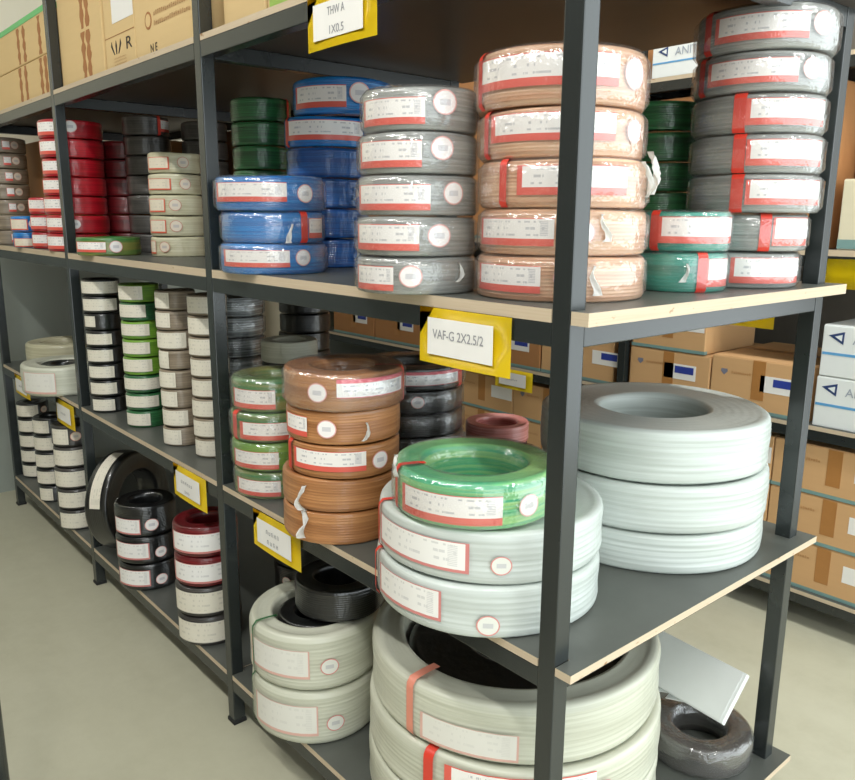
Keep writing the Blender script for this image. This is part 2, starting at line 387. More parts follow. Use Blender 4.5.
def band_mesh(R, rin, h, w, mat):
    """tape strip wrapped over the outside and the top of a coil"""
    key = ('b', round(R, 3), round(rin, 3), round(h, 4), round(w, 3), mat)
    if key in _cache: return _cache[key]
    c = .11 * h; path = []
    for j in range(13):
        t = j / 12; d = max(0, (abs(2 * t - 1) - .72) / .28)
        path.append((R * 1.01 + .0022 - c * (1 - math.sqrt(max(0, 1 - (d * .96) ** 2))), -.0 + h * t * 1.0))
    path += [(R - c - .004, h + .0008), (rin + .3 * (R - rin), h + .0008), (rin - .001, h - .001)]
    bm = bmesh.new(); g = []
    for (q, z) in path:
        g.append([bm.verts.new((q * math.cos(a), R * math.sin(a), z)) for a in (-w / 2 / R, 0, w / 2 / R)])
    for i in range(len(g) - 1):
        for k in range(2): bm.faces.new((g[i][k], g[i][k + 1], g[i + 1][k + 1], g[i + 1][k])).smooth = True
    me = bm_mesh(bm, 'band'); me.materials.append(MATS[mat]); _cache[key] = me
    return me
def knot_mesh(seed, s=1.0):
    """twisted tail of shrink film"""
    r = random.Random(seed); bm = bmesh.new(); g = []
    for i in range(9):
        t = i / 8; w = s * (.0022 + .009 * max(0, t - .4) + .002 * r.random()); zc = s * (.022 - .044 * t); xc = .004 + s * (.005 * math.sin(PI * t) + .004 * t)
        y = s * .006 * math.sin(4 * t + seed)
        g.append([bm.verts.new((xc + s * .004 * math.cos(5 * k + i), y + w * (k - 2) / 2, zc)) for k in range(5)])
    for i in range(8):
        for k in range(4): bm.faces.new((g[i][k], g[i][k + 1], g[i + 1][k + 1], g[i + 1][k])).smooth = True
    bmesh.ops.solidify(bm, geom=bm.faces[:], thickness=.0012)
    bmesh.ops.recalc_face_normals(bm, faces=bm.faces[:])
    return bm_mesh(bm, 'knot')

ORD = ['', 'second', 'third', 'fourth', 'fifth', 'sixth', 'seventh', 'eighth']
def where_in(i, n):
    if n == 1: return ''
    if i == 0: return ', topmost'
    if i == n - 1: return ', lowest'
    if n == 3: return ', middle'
    return ', %s from top' % ORD[i]
def coil(x, y, z, R, h, mat, label, group, rin=None, pitch=.006, seg=48, lab=(), st=(), band=(), knot=(), film=False, tilt=None, name='wire_coil'):
    """one coil; lab: (u0, u1, v0, v1, material), st: (u, v, material, size); u is the place across the coil as seen from the aisle, -1 left edge to 1 right edge"""
    rin = rin or R * .55
    t = tag(empty(name, (x, y, z)), label, 'coil', group)
    face = math.atan2(CAM.y - y, CAM.x - x)
    link('winding', coil_mesh(R, rin, h, pitch, seg, mat, rnd.randint(0, 3)), t, None, None, (0, 0, rnd.uniform(0, 6.28)))
    az = lambda u: math.asin(max(-1, min(1, u)))
    for (u0, u1, v0, v1, lm) in lab:
        a0, a1 = az(u0), az(u1)
        link('paper_label', patch_mesh(R, v0 * h, v1 * h, a1 - a0, lm, h), t, None, None, (0, 0, face + (a0 + a1) / 2))
    for (u, v, sm, sz) in st: link('round_sticker', oval_mesh(R, sz * h * .9, sz * h * .98, sm), t, None, (0, 0, v * h), (0, 0, face + az(u)))
    for (u, w, bmat) in band: link('tape_band', band_mesh(R, rin, h, w, bmat), t, None, None, (0, 0, face + az(u)))
    for (u, v, s) in knot:
        a = face + az(u); link('wrap_knot', knot_mesh(int(abs(u * 100)) + 3, s), t, 'knot_plastic', (R * math.cos(a), R * math.sin(a), v * h), (0, 0, a))
    if film:
        bm = bmesh.new(); g = []
        pf = [(R * .97, -.0), (R * 1.013 + .0034, h * .15), (R * 1.013 + .0038, h * .5), (R * 1.013 + .0034, h * .85), (R * .95, h + .001), (rin + .3 * (R - rin), h + .001), (rin + .004, h - .001), (rin - .012, h * .75), (rin - .006, h * .3)]
        NF = 72; fr = random.Random(int(x * 1000) + int(z * 1000))
        for i in range(NF):
            a = 2 * PI * i / NF
            g.append([bm.verts.new(((q + fr.uniform(-.0012, .0014)) * math.cos(a), (q + fr.uniform(-.0012, .0014)) * math.sin(a), zz)) for q, zz in pf])
        for i in range(NF):
            for j in range(len(pf) - 1): bm.faces.new((g[i][j], g[(i + 1) % NF][j], g[(i + 1) % NF][j + 1], g[i][j + 1])).smooth = True
        link('plastic_film', bm_mesh(bm, 'film'), t, 'clear_film')
    if tilt: t.rotation_euler = tilt
    return t
def stack(desc, where, group, x, y, z, rings, R, h, mat, **kw):
    """rings listed from the top down, each a dict of what differs from the rest of its stack"""
    n = len(rings); zc = z
    for i in range(n - 1, -1, -1):
        d = dict(kw); d.update(rings[i]); dx, dy = d.pop('dx', 0), d.pop('dy', 0)
        r_, h_, m_ = d.pop('R', R), d.pop('h', h), d.pop('mat', mat); ds = d.pop('desc', desc); wh = d.pop('where', where); full = d.pop('label', None)
        coil(x + dx + rnd.uniform(-.002, .002), y + dy + rnd.uniform(-.002, .002), zc, r_, h_ - .002, m_, full or '%s%s, %s' % (ds, where_in(i, n), wh), group, **d)
        zc += h_
LR, LT, LC, LP, LF, LX = 'label_red', 'label_thin', 'label_cream', 'label_plain', 'label_faint', 'label_redtop'
S, SF, SC = 'sticker', 'sticker_faint', 'sticker_cream'
Z1, Z2, Z3, Z4 = LEV

# -- upper shelf (level 3), near bay
stack('tan cable coil', 'in the stack behind the corner post', 'tan coils at the corner post', -.182, .19, Z3, [
    dict(R=.145, h=.094, dx=-.014, dy=-.004, lab=[(-.93, .62, .30, .84, LR)], band=[(-.9, .016, 'tape_red')], st=[(.80, .55, S, .3)]),
    dict(R=.142, h=.080, dx=-.009, lab=[(-.80, .60, .32, .88, LR)], band=[(-.86, .016, 'tape_red')], st=[(.82, .55, S, .28)]),
    dict(R=.145, h=.080, dx=.0, lab=[(-.50, .70, .25, .85, LR)], band=[(-.66, .016, 'tape_red')], knot=[(.97, .75, 1.6), (.90, .6, 1.3)]),
    dict(R=.146, lab=[(-.93, -.08, .20, .80, LR)], st=[(.22, .5, S, .3)], knot=[(.45, .6, 1)]),
    dict(R=.148, lab=[(-.92, -.20, .20, .80, LR)], st=[(.08, .55, S, .3)], knot=[(.38, .5, 1.1)]),
], .148, .077, 'tan_wire', pitch=.0062, seg=72, film=True)
stack('light grey cable coil', 'in the stack left of the corner tan coils', 'grey coils beside the corner tan coils', -.417, .047, Z3, [
    dict(R=.105, h=.0755, dx=.008, lab=[(-.93, .08, .12, .72, LR)], st=[(.40, .62, S, .32)]),
    dict(R=.109, dx=.003, h=.0725, lab=[(-.93, .06, .14, .78, LR)], st=[(.38, .6, S, .32)]),
    dict(R=.111, dx=.001, h=.0715, lab=[(-.94, .20, .12, .76, LR)], st=[(.56, .55, S, .32)]),
    dict(R=.112, h=.0715, lab=[(-.94, .05, .14, .80, LR)], st=[(.36, .52, S, .33)]),
    dict(dx=-.004, lab=[(-.94, -.35, .10, .75, LR)], st=[(-.08, .5, S, .33)], knot=[(.66, .6, .8)]),
], .113, .0692, 'grey_wire', pitch=.0052, seg=64, film=True)
stack('bright blue wire coil', 'in the blue stack nearest the second post', 'blue coils by the second post', -1.04, .094, Z3, [
    dict(R=.134, h=.083, dx=-.004, lab=[(-.93, .28, .25, .80, LR)], st=[(.60, .5, S, .3)]),
    dict(R=.126, lab=[(.66, .93, .15, .8, LR)], band=[(.58, .02, 'tape_red')], knot=[(.30, .3, 1)]),
    dict(R=.131, lab=[(-.90, .28, .25, .80, LR)], st=[(.52, .55, S, .3)]),
], .132, .0755, 'blue_wire', pitch=.005, film=True)
stack('blue wire coil', 'in the tall blue stack further back', 'tall blue stack', -1.171, .354, Z3, [
    dict(R=.138, h=.094, dx=.035, dy=.03, mat='blue_wire', lab=[(-.9, .05, .15, .75, LR)], st=[(.3, .55, S, .32)]),
    dict(R=.118, mat='blue_wire', lab=[(-.9, .8, .2, .85, LR)], band=[(-.9, .015, 'tape_red')]),
    dict(R=.116), dict(knot=[(.6, .5, .8)]), dict(knot=[(.7, .5, .8)]), dict(knot=[(.6, .5, .8)]),
], .114, .0805, 'dark_blue_wire', pitch=.005)
stack('dark green wire coil', 'in the green stack behind blue coils', 'green stack behind the blue coils', -1.46, .31, Z3, [
    dict(band=[(.85, .012, 'tape_red')])] + [dict() for _ in range(6)], .09, .0685, 'green_wire', pitch=.005, seg=40)
stack('teal wire coil', 'right of the corner tan stack', 'pair of teal coils', -.115, .485, Z3, [
    dict(lab=[(-.55, .97, .2, .85, LR)], band=[(-.62, .02, 'tape_red')]), dict(dx=-.002, lab=[(.55, .97, .15, .85, LR)], band=[(.45, .02, 'tape_red')], knot=[(.1, .5, .8)])],
    .086, .0775, 'teal_wire', pitch=.005, film=True)
RG = [dict(R=.133, h=.083, dx=-.016, lab=[(-.68, .55, .2, .78, LR)], band=[(-.78, .02, 'tape_red')], st=[(.72, .55, S, .3)]),
      dict(R=.128, dx=-.016, lab=[(-.75, .5, .2, .8, LR)], band=[(-.84, .02, 'tape_red')], st=[(.68, .55, S, .3)]),
      dict(R=.126, dx=-.012, lab=[(-.18, .92, .18, .85, LR)], band=[(-.27, .024, 'tape_red')]),
      dict(R=.127, dx=-.012, lab=[(-.14, .92, .18, .85, LR)], band=[(-.24, .024, 'tape_red')]),
      dict(R=.128, dx=-.012, lab=[(-.12, .92, .2, .85, LR)], band=[(-.24, .024, 'tape_red')]),
      dict(R=.112, dx=-.012, lab=[(.38, .95, .15, .9, LR)], band=[(.26, .022, 'tape_red')]),
      dict(R=.11, dx=-.02, lab=[(-.2, .95, .15, .85, LR)])]
stack('grey cable coil with red tape', 'tall stack by rear corner post', 'tall grey stack by the rear corner post', -.08, .695, Z3, RG, .132, .0755, 'grey_wire', pitch=.006, film=True)
stack('green wire coil', 'behind the teal pair', 'dark green stack behind the teal coils', -.352, .745, Z3, [dict() for _ in range(6)], .11, .066, 'green_wire', pitch=.005, seg=40)
# -- level 3, middle and far bays
stack('cream cable coil', 'in the cream stack left of second post', 'cream stack', -1.962, .247, Z3, [
    dict(R=.088, lab=[(-.95, -.2, .15, .75, LC)], st=[(.3, .5, SC, .3)]), dict(R=.09, dx=-.004, lab=[(-.95, -.15, .2, .75, LC)], st=[(.35, .5, SC, .3)]),
    dict(lab=[(-.95, -.4, .15, .8, LC)], st=[(-.05, .5, SC, .32)]), dict(lab=[(-.95, -.4, .15, .8, LC)], st=[(-.05, .5, SC, .32)]), dict(R=.093, lab=[(-.97, -.8, .15, .8, LC)], st=[(-.5, .5, SC, .3)])],
    .091, .07, 'beige_wire', pitch=.005)
stack('single green and yellow earth wire coil', 'lying on shelf by third post', 'earth wire coil on the upper shelf', -2.176, .077, Z3, [
    dict(lab=[(-.95, -.1, .2, .75, LR)], st=[(.2, .5, S, .36)])], .109, .066, 'earth_wire', pitch=.005)
stack('bright red wire coil', 'in the red stack at third post', 'red stack at the third post', -2.585, .105, Z3, [
    dict(lab=[(-.97, -.35, .15, .85, LR), (-.34, -.2, .3, .8, LP)], st=[(.0, .6, S, .36)]), dict(dx=.01, lab=[(-.97, -.2, .15, .85, LR)]), dict(R=.112, lab=[(-.97, -.25, .15, .85, LR)]), dict(lab=[(-.97, -.25, .15, .85, LR)]),
    dict(lab=[(-.97, -.4, .15, .85, LR)]), dict(lab=[(-.97, -.4, .15, .85, LR)], st=[(-.1, .5, S, .3)]), dict(lab=[(-.97, -.4, .15, .85, LR)])], .116, .0705, 'red_wire', pitch=.005, seg=40)
stack('small red wire coil', 'low stack left of third post', 'low red stack left of the third post', -2.90, .065, Z3, [
    dict(lab=[(-.95, .5, .15, .85, LR)]) for _ in range(3)], .054, .071, 'red_wire', pitch=.005, seg=32)
stack('dark red wire coil', 'in the shaded stack behind red coils', 'dark red stack', -2.62, .32, Z3, [dict() for _ in range(6)], .1, .072, 'dark_red_wire', pitch=.005, seg=32)
stack('charcoal wire coil', 'in the shaded stack behind cream coils', 'charcoal stack behind the cream coils', -2.32, .30, Z3, [
    dict(lab=[(.6, .95, .2, .8, LR)], band=[(.55, .012, 'tape_red')])] + [dict() for _ in range(6)], .085, .072, 'dark_grey_wire', pitch=.005, seg=32)
stack('dull charcoal wire coil', 'in the stack nearest second post', 'charcoal stack nearest the second post', -2.16, .46, Z3, [dict() for _ in range(7)], .085, .069, 'dark_grey_wire', pitch=.005, seg=32)
stack('grey wire coil with round sticker', 'in the leftmost stack', 'leftmost grey stack', -3.479, .071, Z3, [dict(lab=[(.0, .3, .2, .75, LR)], st=[(.5, .5, SC, .3)]) for _ in range(7)], .1, .07, 'taupe_wire', pitch=.005, seg=32)
stack('small blue wire coil', 'beside the leftmost grey stack', 'two small blue coils', -3.06, .03, Z3, [dict(lab=[(-.95, .2, .1, .8, LC)], st=[(.55, .5, S, .3)]), dict(lab=[(-.9, .9, .05, .6, LC)])], .055, .068, 'blue_wire', pitch=.005, seg=32)

# -- middle shelf (level 2), near bay
stack('brown cable coil', 'in the brown stack over the yellow sign', 'brown stack in the near bay', -.752, .094, Z2, [
    dict(R=.138, dx=.022, h=.088, lab=[(-.12, .93, .38, .86, LX)], st=[(-.42, .5, S, .28)], band=[(.95, .012, 'tape_red')], film=True),
    dict(R=.133, dx=.014, lab=[(-.95, -.60, .2, .8, LR)], st=[(-.28, .5, S, .3)], knot=[(.35, .4, .9)]),
    dict(R=.131, dx=.012, lab=[(-.85, .36, .25, .85, LR)], band=[(-.93, .02, 'tape_red')], st=[(.6, .5, S, .3)]),
    dict(R=.141, knot=[(-.62, .4, 1.3)]), dict(R=.141, knot=[(-.6, .6, 1.5)])], .141, .079, 'brown_wire', pitch=.0062, seg=64)
stack('green and yellow earth wire coil', 'in the stack left of brown coils', 'earth wire stack left of the brown coils', -1.087, .105, Z2, [
    dict(lab=[(-.92, .05, .12, .68, LR)], st=[(.55, .3, S, .3)], R=.107, h=.09), dict(R=.112, lab=[(-.75, .9, .1, .7, LR)], band=[(-.86, .02, 'tape_red')]),
    dict(lab=[(-.92, .1, .1, .7, LR)], st=[(.6, .35, S, .3)], mat='lime_wire'), dict(lab=[(-.9, .1, .15, .7, LR)], st=[(.5, .45, S, .3)])], .11, .079, 'earth_wire', pitch=.005, film=True)
stack('glossy black cable coil', 'in the black stack behind the brown', 'black stack behind the brown coils', -.985, .51, Z2, [
    dict(lab=[(-.2, .85, .25, .85, LX)], band=[(.88, .02, 'tape_red')]), dict(R=.146, st=[(.1, .55, S, .3)]), dict(R=.148), dict(), dict()], .15, .066, 'black_wire', pitch=.006, film=True)
stack('pink wire coil', 'lying between black stack and corner post', 'pink coils', -.895, .775, Z2, [dict(), dict(mat='dark_red_wire', R=.095)], .098, .062, 'pink_wire', pitch=.005, rin=.062)
stack('large white cable roll', 'under the green coil at corner', 'white rolls under the green coil', -.294, .136, Z2, [
    dict(R=.221, lab=[(-.93, -.15, .22, .80, LT)], st=[(.10, .42, SF, .2)], band=[(-.95, .012, 'tape_red')]),
    dict(R=.224, lab=[(-.90, -.35, .25, .85, LT)], st=[(.02, .3, SF, .22)], band=[(-.96, .012, 'tape_red')])], .222, .1, 'white_wire', pitch=.011, seg=80, rin=.12, name='cable_roll')
coil(-.268, .068, Z2 + .201, .152, .088, 'mint_wire', 'bright green wire coil in clear film on top of white rolls', None, rin=.1, pitch=.0075, seg=72,
     lab=[(-.84, .32, .12, .72, LR)], st=[(.62, .45, S, .26)], band=[(-.92, .014, 'tape_red')], film=True, knot=[(-.9, 1.0, .9)])
stack('big unlabelled white cable roll', 'at the open end of the shelf', 'three big white rolls at the rack end', -.245, .636, Z2, [dict(R=.256, h=.118, dx=-.012), dict(R=.258, h=.106, dx=-.006), dict(R=.257, h=.09, dx=-.006)], .267, .109, 'white_wire', pitch=.013, seg=80, rin=.122, name='cable_roll')
stack('black coil in silvery crinkled film', 'behind the second post', 'film wrapped coils behind the second post', -1.698, .31, Z2, [dict(h=.068) for _ in range(7)], .1, .069, 'silver_wrap', pitch=.006, seg=40, film=True)
stack('off white wire coil', 'in the short stack behind earth wire', 'short stack behind the earth wire', -1.42, .36, Z2, [dict(mat='cream_wire', desc='off white wire coil')] + [dict(mat='black_wire', desc='black wire coil') for _ in range(4)], .09, .071, 'black_wire', pitch=.005, seg=32)
# -- middle shelf, middle bay: four tall slim stacks
def slim(desc, x, y, R, mats, labs, group, where):
    stack(desc, where, group, x, y, Z2, [dict(mat=m, lab=[l + (LP,)]) for m, l in zip(mats, labs)], R, .0632, mats[0], pitch=.005, seg=36)
slim('black wire coil, white label', -2.293, .075, .068, ['black_wire'] * 8, [(-.95, .85, .15, .85), (-.9, .75, .15, .85), (-.9, -.4, .2, .85), (-.9, .35, .15, .8), (-.9, .35, .15, .85), (-.9, .35, .15, .85), (-.9, .4, .15, .85), (-.85, .25, .15, .85)], 'slim black stack', 'slim stack beside third post')
slim('green wire coil, white label', -1.985, .101, .068, ['lime_wire', 'green_wire', 'lime_wire', 'lime_wire', 'lime_wire', 'green_wire', 'green_wire', 'green_wire'], [(-.95, .15, .15, .9), (-.95, .25, .2, .9), (-.95, .35, .2, .85), (-.95, .3, .2, .85), (-.95, .4, .2, .9), (-.95, .8, .2, .85), (-.95, .6, .2, .85), (-.95, .15, .15, .85)], 'slim green stack', 'slim stack right of black one')
slim('taupe wire coil, white label', -1.684, .103, .063, ['taupe_wire'] * 8, [(-.95, -.3, .1, .9), (-.95, -.3, .15, .9), (-.95, .4, .1, .9), (-.95, -.5, .05, .95), (-.95, -.2, .1, .9), (-.95, -.2, .1, .9), (-.95, .25, .1, .9), (-.95, -.1, .1, .9)], 'slim taupe stack', 'slim stack right of green one')
slim('grey wire coil, white label', -1.492, .120, .059, ['taupe_wire'] * 8, [(-.95, .9, .12, .9)] * 8, 'slim grey stack', 'slim stack beside second post')
# -- middle shelf, far bay
coil(-2.785, .055, Z2, .165, .125, 'cream_wire', 'thick white cable roll over the yellow signs in far bay', 'rolls in the far bay', pitch=.008, rin=.095, lab=[(-.9, -.2, .1, .8, LF)], name='cable_roll')
coil(-2.785, .055, Z2, .09, .118, 'black_wire', 'added black coil darkening the hole of the thick white roll, far bay', None, pitch=.006, seg=36)  # added black coil, makes the roll's hole read as deep shade
coil(-3.42, .24, Z2, .17, .12, 'beige_wire', 'dull grey white cable roll furthest back in far bay', 'rolls in the far bay', pitch=.008, rin=.1, seg=40, name='cable_roll')

# -- bottom shelf (level 1)
stack('white cable roll tied with green strap', 'on the bottom shelf', 'pair of white rolls on the bottom shelf', -.912, .112, Z1, [
    dict(lab=[(-.93, -.1, .25, .75, LF)], st=[(.18, .45, SF, .16)], band=[(-.9, .008, 'green_wire')]),
    dict(R=.173, lab=[(-.9, .0, .2, .75, LF)], st=[(.25, .4, SF, .16)], band=[(-.96, .008, 'green_wire')])], .175, .155, 'cream_wire', pitch=.011, seg=72, rin=.112, name='cable_roll')
stack('black wire coil', 'darkening the hole of the white roll pair', 'black coils added to darken the white rolls', -.908, .114, Z1, [dict() for _ in range(3)], .104, .1, 'black_wire', pitch=.006, seg=40)  # added black filling, stands in for the shade inside the rolls
coil(-.875, .165, Z1 + .3095, .118, .085, 'black_wire', 'added black wire coil darkening the top of the white roll pair', None, pitch=.006)  # added coil, darkens the rear of the roll top like shade
stack('huge white cable roll', 'on bottom shelf at the corner post', 'huge white rolls at the corner post', -.404, .343, Z1, [
    dict(R=.337, h=.137, lab=[(-.55, .05, .1, .55, LF)], band=[(-.62, .02, 'tape_faded')]), dict(R=.345, lab=[(-.38, .5, .2, .9, LR)], band=[(-.48, .024, 'tape_red')], st=[(.55, .5, SF, .2)]), dict(R=.345)],
    .34, .124, 'cream_wire', pitch=.012, seg=96, rin=.262, name='cable_roll')
stack('added big black cable coil', 'darkening the hole of the huge white rolls', 'black coils added to darken the huge white rolls', -.404, .343, Z1, [dict() for _ in range(3)], .25, .115, 'black_wire', pitch=.012, seg=64, rin=.1)  # added black coils in place of the shade in the wide hole
coil(-.135, .755, Z1, .124, .078, 'dark_grey_wire', 'dark coil in loose clear film under the white carton', None, pitch=.008, film=True)
stack('black wire coil, label with sticker', 'in the low black stack, middle bay', 'low black stack on the bottom shelf', -1.978, .066, Z1, [
    dict(lab=[(-.95, -.2, .1, .6, LT)], st=[(.15, .4, S, .22)], h=.115), dict(lab=[(-.95, .05, .2, .8, LT)], st=[(.4, .4, S, .22)]), dict(lab=[(-.95, .0, .2, .8, LT)], st=[(.35, .4, S, .22)])], .107, .104, 'black_wire', pitch=.006)
stack('dark red wire coil, broad white label', 'on bottom shelf by second post', 'red coils on the bottom shelf', -1.478, .068, Z1, [
    dict(lab=[(-.95, .85, .15, .8, LT)]), dict(lab=[(-.95, .8, .15, .8, LT)]), dict(mat='dark_grey_wire', lab=[(-.95, .8, .15, .85, LP)], desc='grey wire coil, broad white label'), dict(mat='dark_grey_wire', lab=[(-.95, .9, .15, .85, LP)], desc='grey wire coil, broad white label')], .1, .1, 'dark_red_wire', pitch=.006)
stack('black wire coil', 'in the shade behind second post, bottom shelf', 'black coils behind the second post', -1.26, .30, Z1, [dict(st=[(-.6, .5, S, .2)]) for _ in range(4)], .1, .09, 'black_wire', pitch=.006, seg=40)
for desc, x, y, R, n, hh, labs, wh in (
        ('black wire coil', -3.552, .105, .075, 5, .0795, [(-.95, .3)] * 5, 'stack at far end, bottom shelf'),
        ('black wire coil', -3.126, .067, .075, 5, .082, [(-.95, -.1), (-.95, .1), (-.95, .2), (-.95, .2), (-.9, -.2)], 'middle stack of bottom far bay'),
        ('charcoal wire coil', -2.705, .044, .082, 5, .093, [(-.9, -.2), (-.95, .8), (-.95, .6), (-.9, .4), (-.9, .6)], 'stack beside upright black coil')):
    stack(desc, wh, wh, x, y, Z1, [dict(lab=[(a, b, .12, .85, LP)], st=[(min(.9, b + .35), .5, SC, .25)] if i in (0, 3) else []) for i, (a, b) in enumerate(labs)], R, hh, 'black_wire' if desc[0] == 'b' else 'dark_grey_wire', pitch=.006, seg=36)
# coil standing on edge, leaning to the left
tc = coil(-2.33, .20, Z1, .2, .105, 'black_wire', 'large black cable coil standing upright and leaning on bottom shelf', None, pitch=.009, rin=.12)
ax = Vector((.80, .50, .07)).normalized(); qr = Vector((0, 0, 1)).rotation_difference(ax)
tc.rotation_mode = 'QUATERNION'; tc.rotation_quaternion = qr
low = min((qr @ Vector((.2 * math.cos(a), .2 * math.sin(a), zz))).z for a in [k * .05 for k in range(126)] for zz in (0, .105))
tc.location = (-2.372, .105, Z1 - low - .004)
def tread(u_deg, ang, z0, z1, mat):
    o = link('paper_label', patch_mesh(.2, z0, z1, ang, mat, .105), tc); o.rotation_euler = (0, 0, math.radians(u_deg))
def loc_ang(v):
    w = qr.inverted() @ v; return math.degrees(math.atan2(w.y, w.x))
A0 = loc_ang(Vector((-.04, -1, .8)))
tread(A0, 1.3, .03, .078, LP)

# ------------------------------------------------------------------ cardboard boxes
def carton(x0, x1, y0, dep, z0, z1, mat, label, group=None, name='cardboard_box', rz=0, tape=None, seam=True):
    w, h = x1 - x0, z1 - z0
    t = tag(empty(name, ((x0 + x1) / 2, y0 + dep / 2, z0), rz), label, 'box', group)
    link('carton', boxmesh(-w / 2, w / 2, -dep / 2, dep / 2, .0005, h - .003, .004), t, mat)
    for s_ in (-1, 1):
        a, b = sorted((s_ * .0012, s_ * (dep / 2 - .003)))
        link('flap', boxmesh(-w / 2 + .002, w / 2 - .002, a, b, h - .0035, h - .0008, .001), t, mat)
    if seam: link('packing_tape', boxmesh(-w / 2 - .0006, w / 2 + .0006, -.024, .024, h - .001, h - .0004), t, tape or 'tape_brown')
    t['fy'] = -dep / 2
    return t
def deco(t, name, outline, mat, dz=.0010):
    """flat print or paper on the front of a box"""
    o = link(name, quadmesh(outline), t, mat); o.location = (0, t['fy'] - dz, 0); return o
def deco_text(t, body, x, z, size, mat, sx=1.0, name='lettering'):
    o = link(name, text_mesh(body, size, sx), t, mat); o.location = (x, t['fy'] - .0012, z); return o
def deco_line(t, x, z, w, h, n, seed, mat='ink_brown', rot=0):
    o = link('print_line', smudge_mesh(w, h, n, seed), t, mat); o.location = (x, t['fy'] - .0011, z); return o
def glyph(t, x, z0, z1, w, seed, mat='ink_brown'):
    """tall ragged printed column (stem with barbs)"""
    r = random.Random(seed); n = 7; L_, R_ = [], []
    for i in range(n * 2 + 1):
        q = i / (n * 2); zz = z0 + (z1 - z0) * q; k = .25 + .55 * abs(math.sin(q * 9 + seed)) + .2 * r.random()
        L_.append((x - w / 2 * k, zz)); R_.append((x + w / 2 * k * (.6 + .4 * r.random()), zz))
    return deco(t, 'printed_mark', R_ + L_[::-1], mat)
def ring_poly(cx, cz, r, n=20, q=.72):
    return [(cx + r * math.cos(2 * PI * k / n), cz + r * math.sin(2 * PI * k / n)) for k in range(n)], [(cx + r * q * math.cos(2 * PI * k / n), cz + r * q * math.sin(2 * PI * k / n)) for k in range(n)]

# boxes on the top shelf (level 4)
G4 = 'boxes on the top shelf'
b = carton(-3.34, -2.475, .035, .5, Z4, Z4 + .152, 'card_light', 'long low cardboard box, lower of two on top shelf, far bay', G4)
for k, x in enumerate((-.02, .06, .27, .33)): glyph(b, x, .006, .146, .05, 3 + k)
b2 = carton(-3.33, -2.48, .036, .5, Z4 + .153, Z4 + .318, 'card_light', 'long low cardboard box with green tape along its top edge', G4, seam=False)
for k, x in enumerate((-.01, .07, .28)): glyph(b2, x, .006, .14, .05, 9 + k)
link('green_tape', boxmesh(-.4265, .4265, -.2515, -.2, .146, .1665), b2, 'tape_green')
b = carton(-2.395, -1.965, .035, .5, Z4, Z4 + .36, 'card_light', 'tan cardboard box with tall brown printed columns, right of third post', G4)
for k, x in enumerate((.035, .085)): glyph(b, x, .01, .16, .05, 21 + k); glyph(b, x + .004, .17, .35, .05, 31 + k)
b = carton(-1.958, -1.712, .04, .45, Z4, Z4 + .32, 'card_light', 'cardboard box with dark three-leaf logo and white paper on front', G4)
deco(b, 'crease', rect(-.122, .122, .105, .107), 'ink_brown'); deco(b, 'paper_sheet', rect(-.05, .121, .142, .31), 'white_paper')
for k, (dx, tilt) in enumerate(((-.045, -.022), (-.03, 0), (-.015, .022))):
    deco(b, 'logo_leaf', [(dx - .002 + tilt * .1, .052), (dx + .004 + tilt * .1, .052), (dx + .006 + tilt, .078), (dx + tilt, .092), (dx - .006 + tilt, .078)], 'ink_dark')
deco_text(b, 'R', .075, .070, .05, 'ink_dark', 1.7)
for k in range(4): deco_line(b, .0, .04 - .009 * k, .1, .004, 12, 40 + k)
b = carton(-1.706, -1.245, .04, .45, Z4, Z4 + .34, 'card_light', 'cardboard box printed with round icon and two text lines', G4)
o1, i1 = ring_poly(-.13, .105, .024)
ro = deco(b, 'printed_ring', o1, 'ink_brown'); deco(b, 'ring_centre', i1, 'card_light', .0016); deco_text(b, 'i', -.13, .105, .03, 'ink_brown')
deco_line(b, .03, .118, .24, .012, 18, 51); deco_line(b, .03, .092, .24, .012, 18, 52); deco_text(b, 'N E', -.10, .028, .032, 'ink_dark')
b = carton(-1.165, -.962, .05, .45, Z4, Z4 + .30, 'card_light', 'plain cardboard box on top shelf just right of second post', G4)
deco(b, 'printed_mark', rect(.02, .09, .085, .11), 'ink_brown')
b = carton(-.950, -.52, .05, .45, Z4, Z4 + .33, 'card_light', 'cardboard box with lime green print over the top yellow sign', G4)
deco(b, 'green_print', rect(-.205, -.04, .01, .32), 'print_lime'); deco(b, 'printed_mark', rect(-.19, -.12, .06, .09), 'card_light', .0016)

# boxes standing at the back of the front rack
carton(-2.745, -2.55, .66, .18, Z3, Z3 + .50, 'card_cream', 'tall cream carton at the back of the upper shelf', None)
carton(-2.36, -2.19, .68, .17, Z2, Z2 + .50, 'card_cream', 'tall cream carton at the back of the middle shelf', None)

for k in range(4):  # added cartons, hide the bright wall so the bay backs go dark
    carton(-3.58 + k * .40, -3.19 + k * .40, .60, .24, Z3, Z3 + .47, 'card_brown', 'added brown carton darkening the back of upper shelf, %s from far end' % (ORD[k] or 'first'), 'cartons added to darken the back of the upper shelf') if k != 2 else None
carton(-3.61, -3.27, .20, .36, Z3, Z3 + .48, 'card_brown', 'added brown carton darkening the gap behind the leftmost grey stack', None)  # added carton, covers a bright strip of wall with a dark mass
stack('added black cable coil', 'darkening the gap behind film wrapped coils', 'stack added to darken the back of the middle shelf', -1.93, .735, Z2, [dict() for _ in range(7)], .1, .073, 'black_wire', pitch=.006, seg=32)  # added black stack, blocks the lit wall seen through the gap
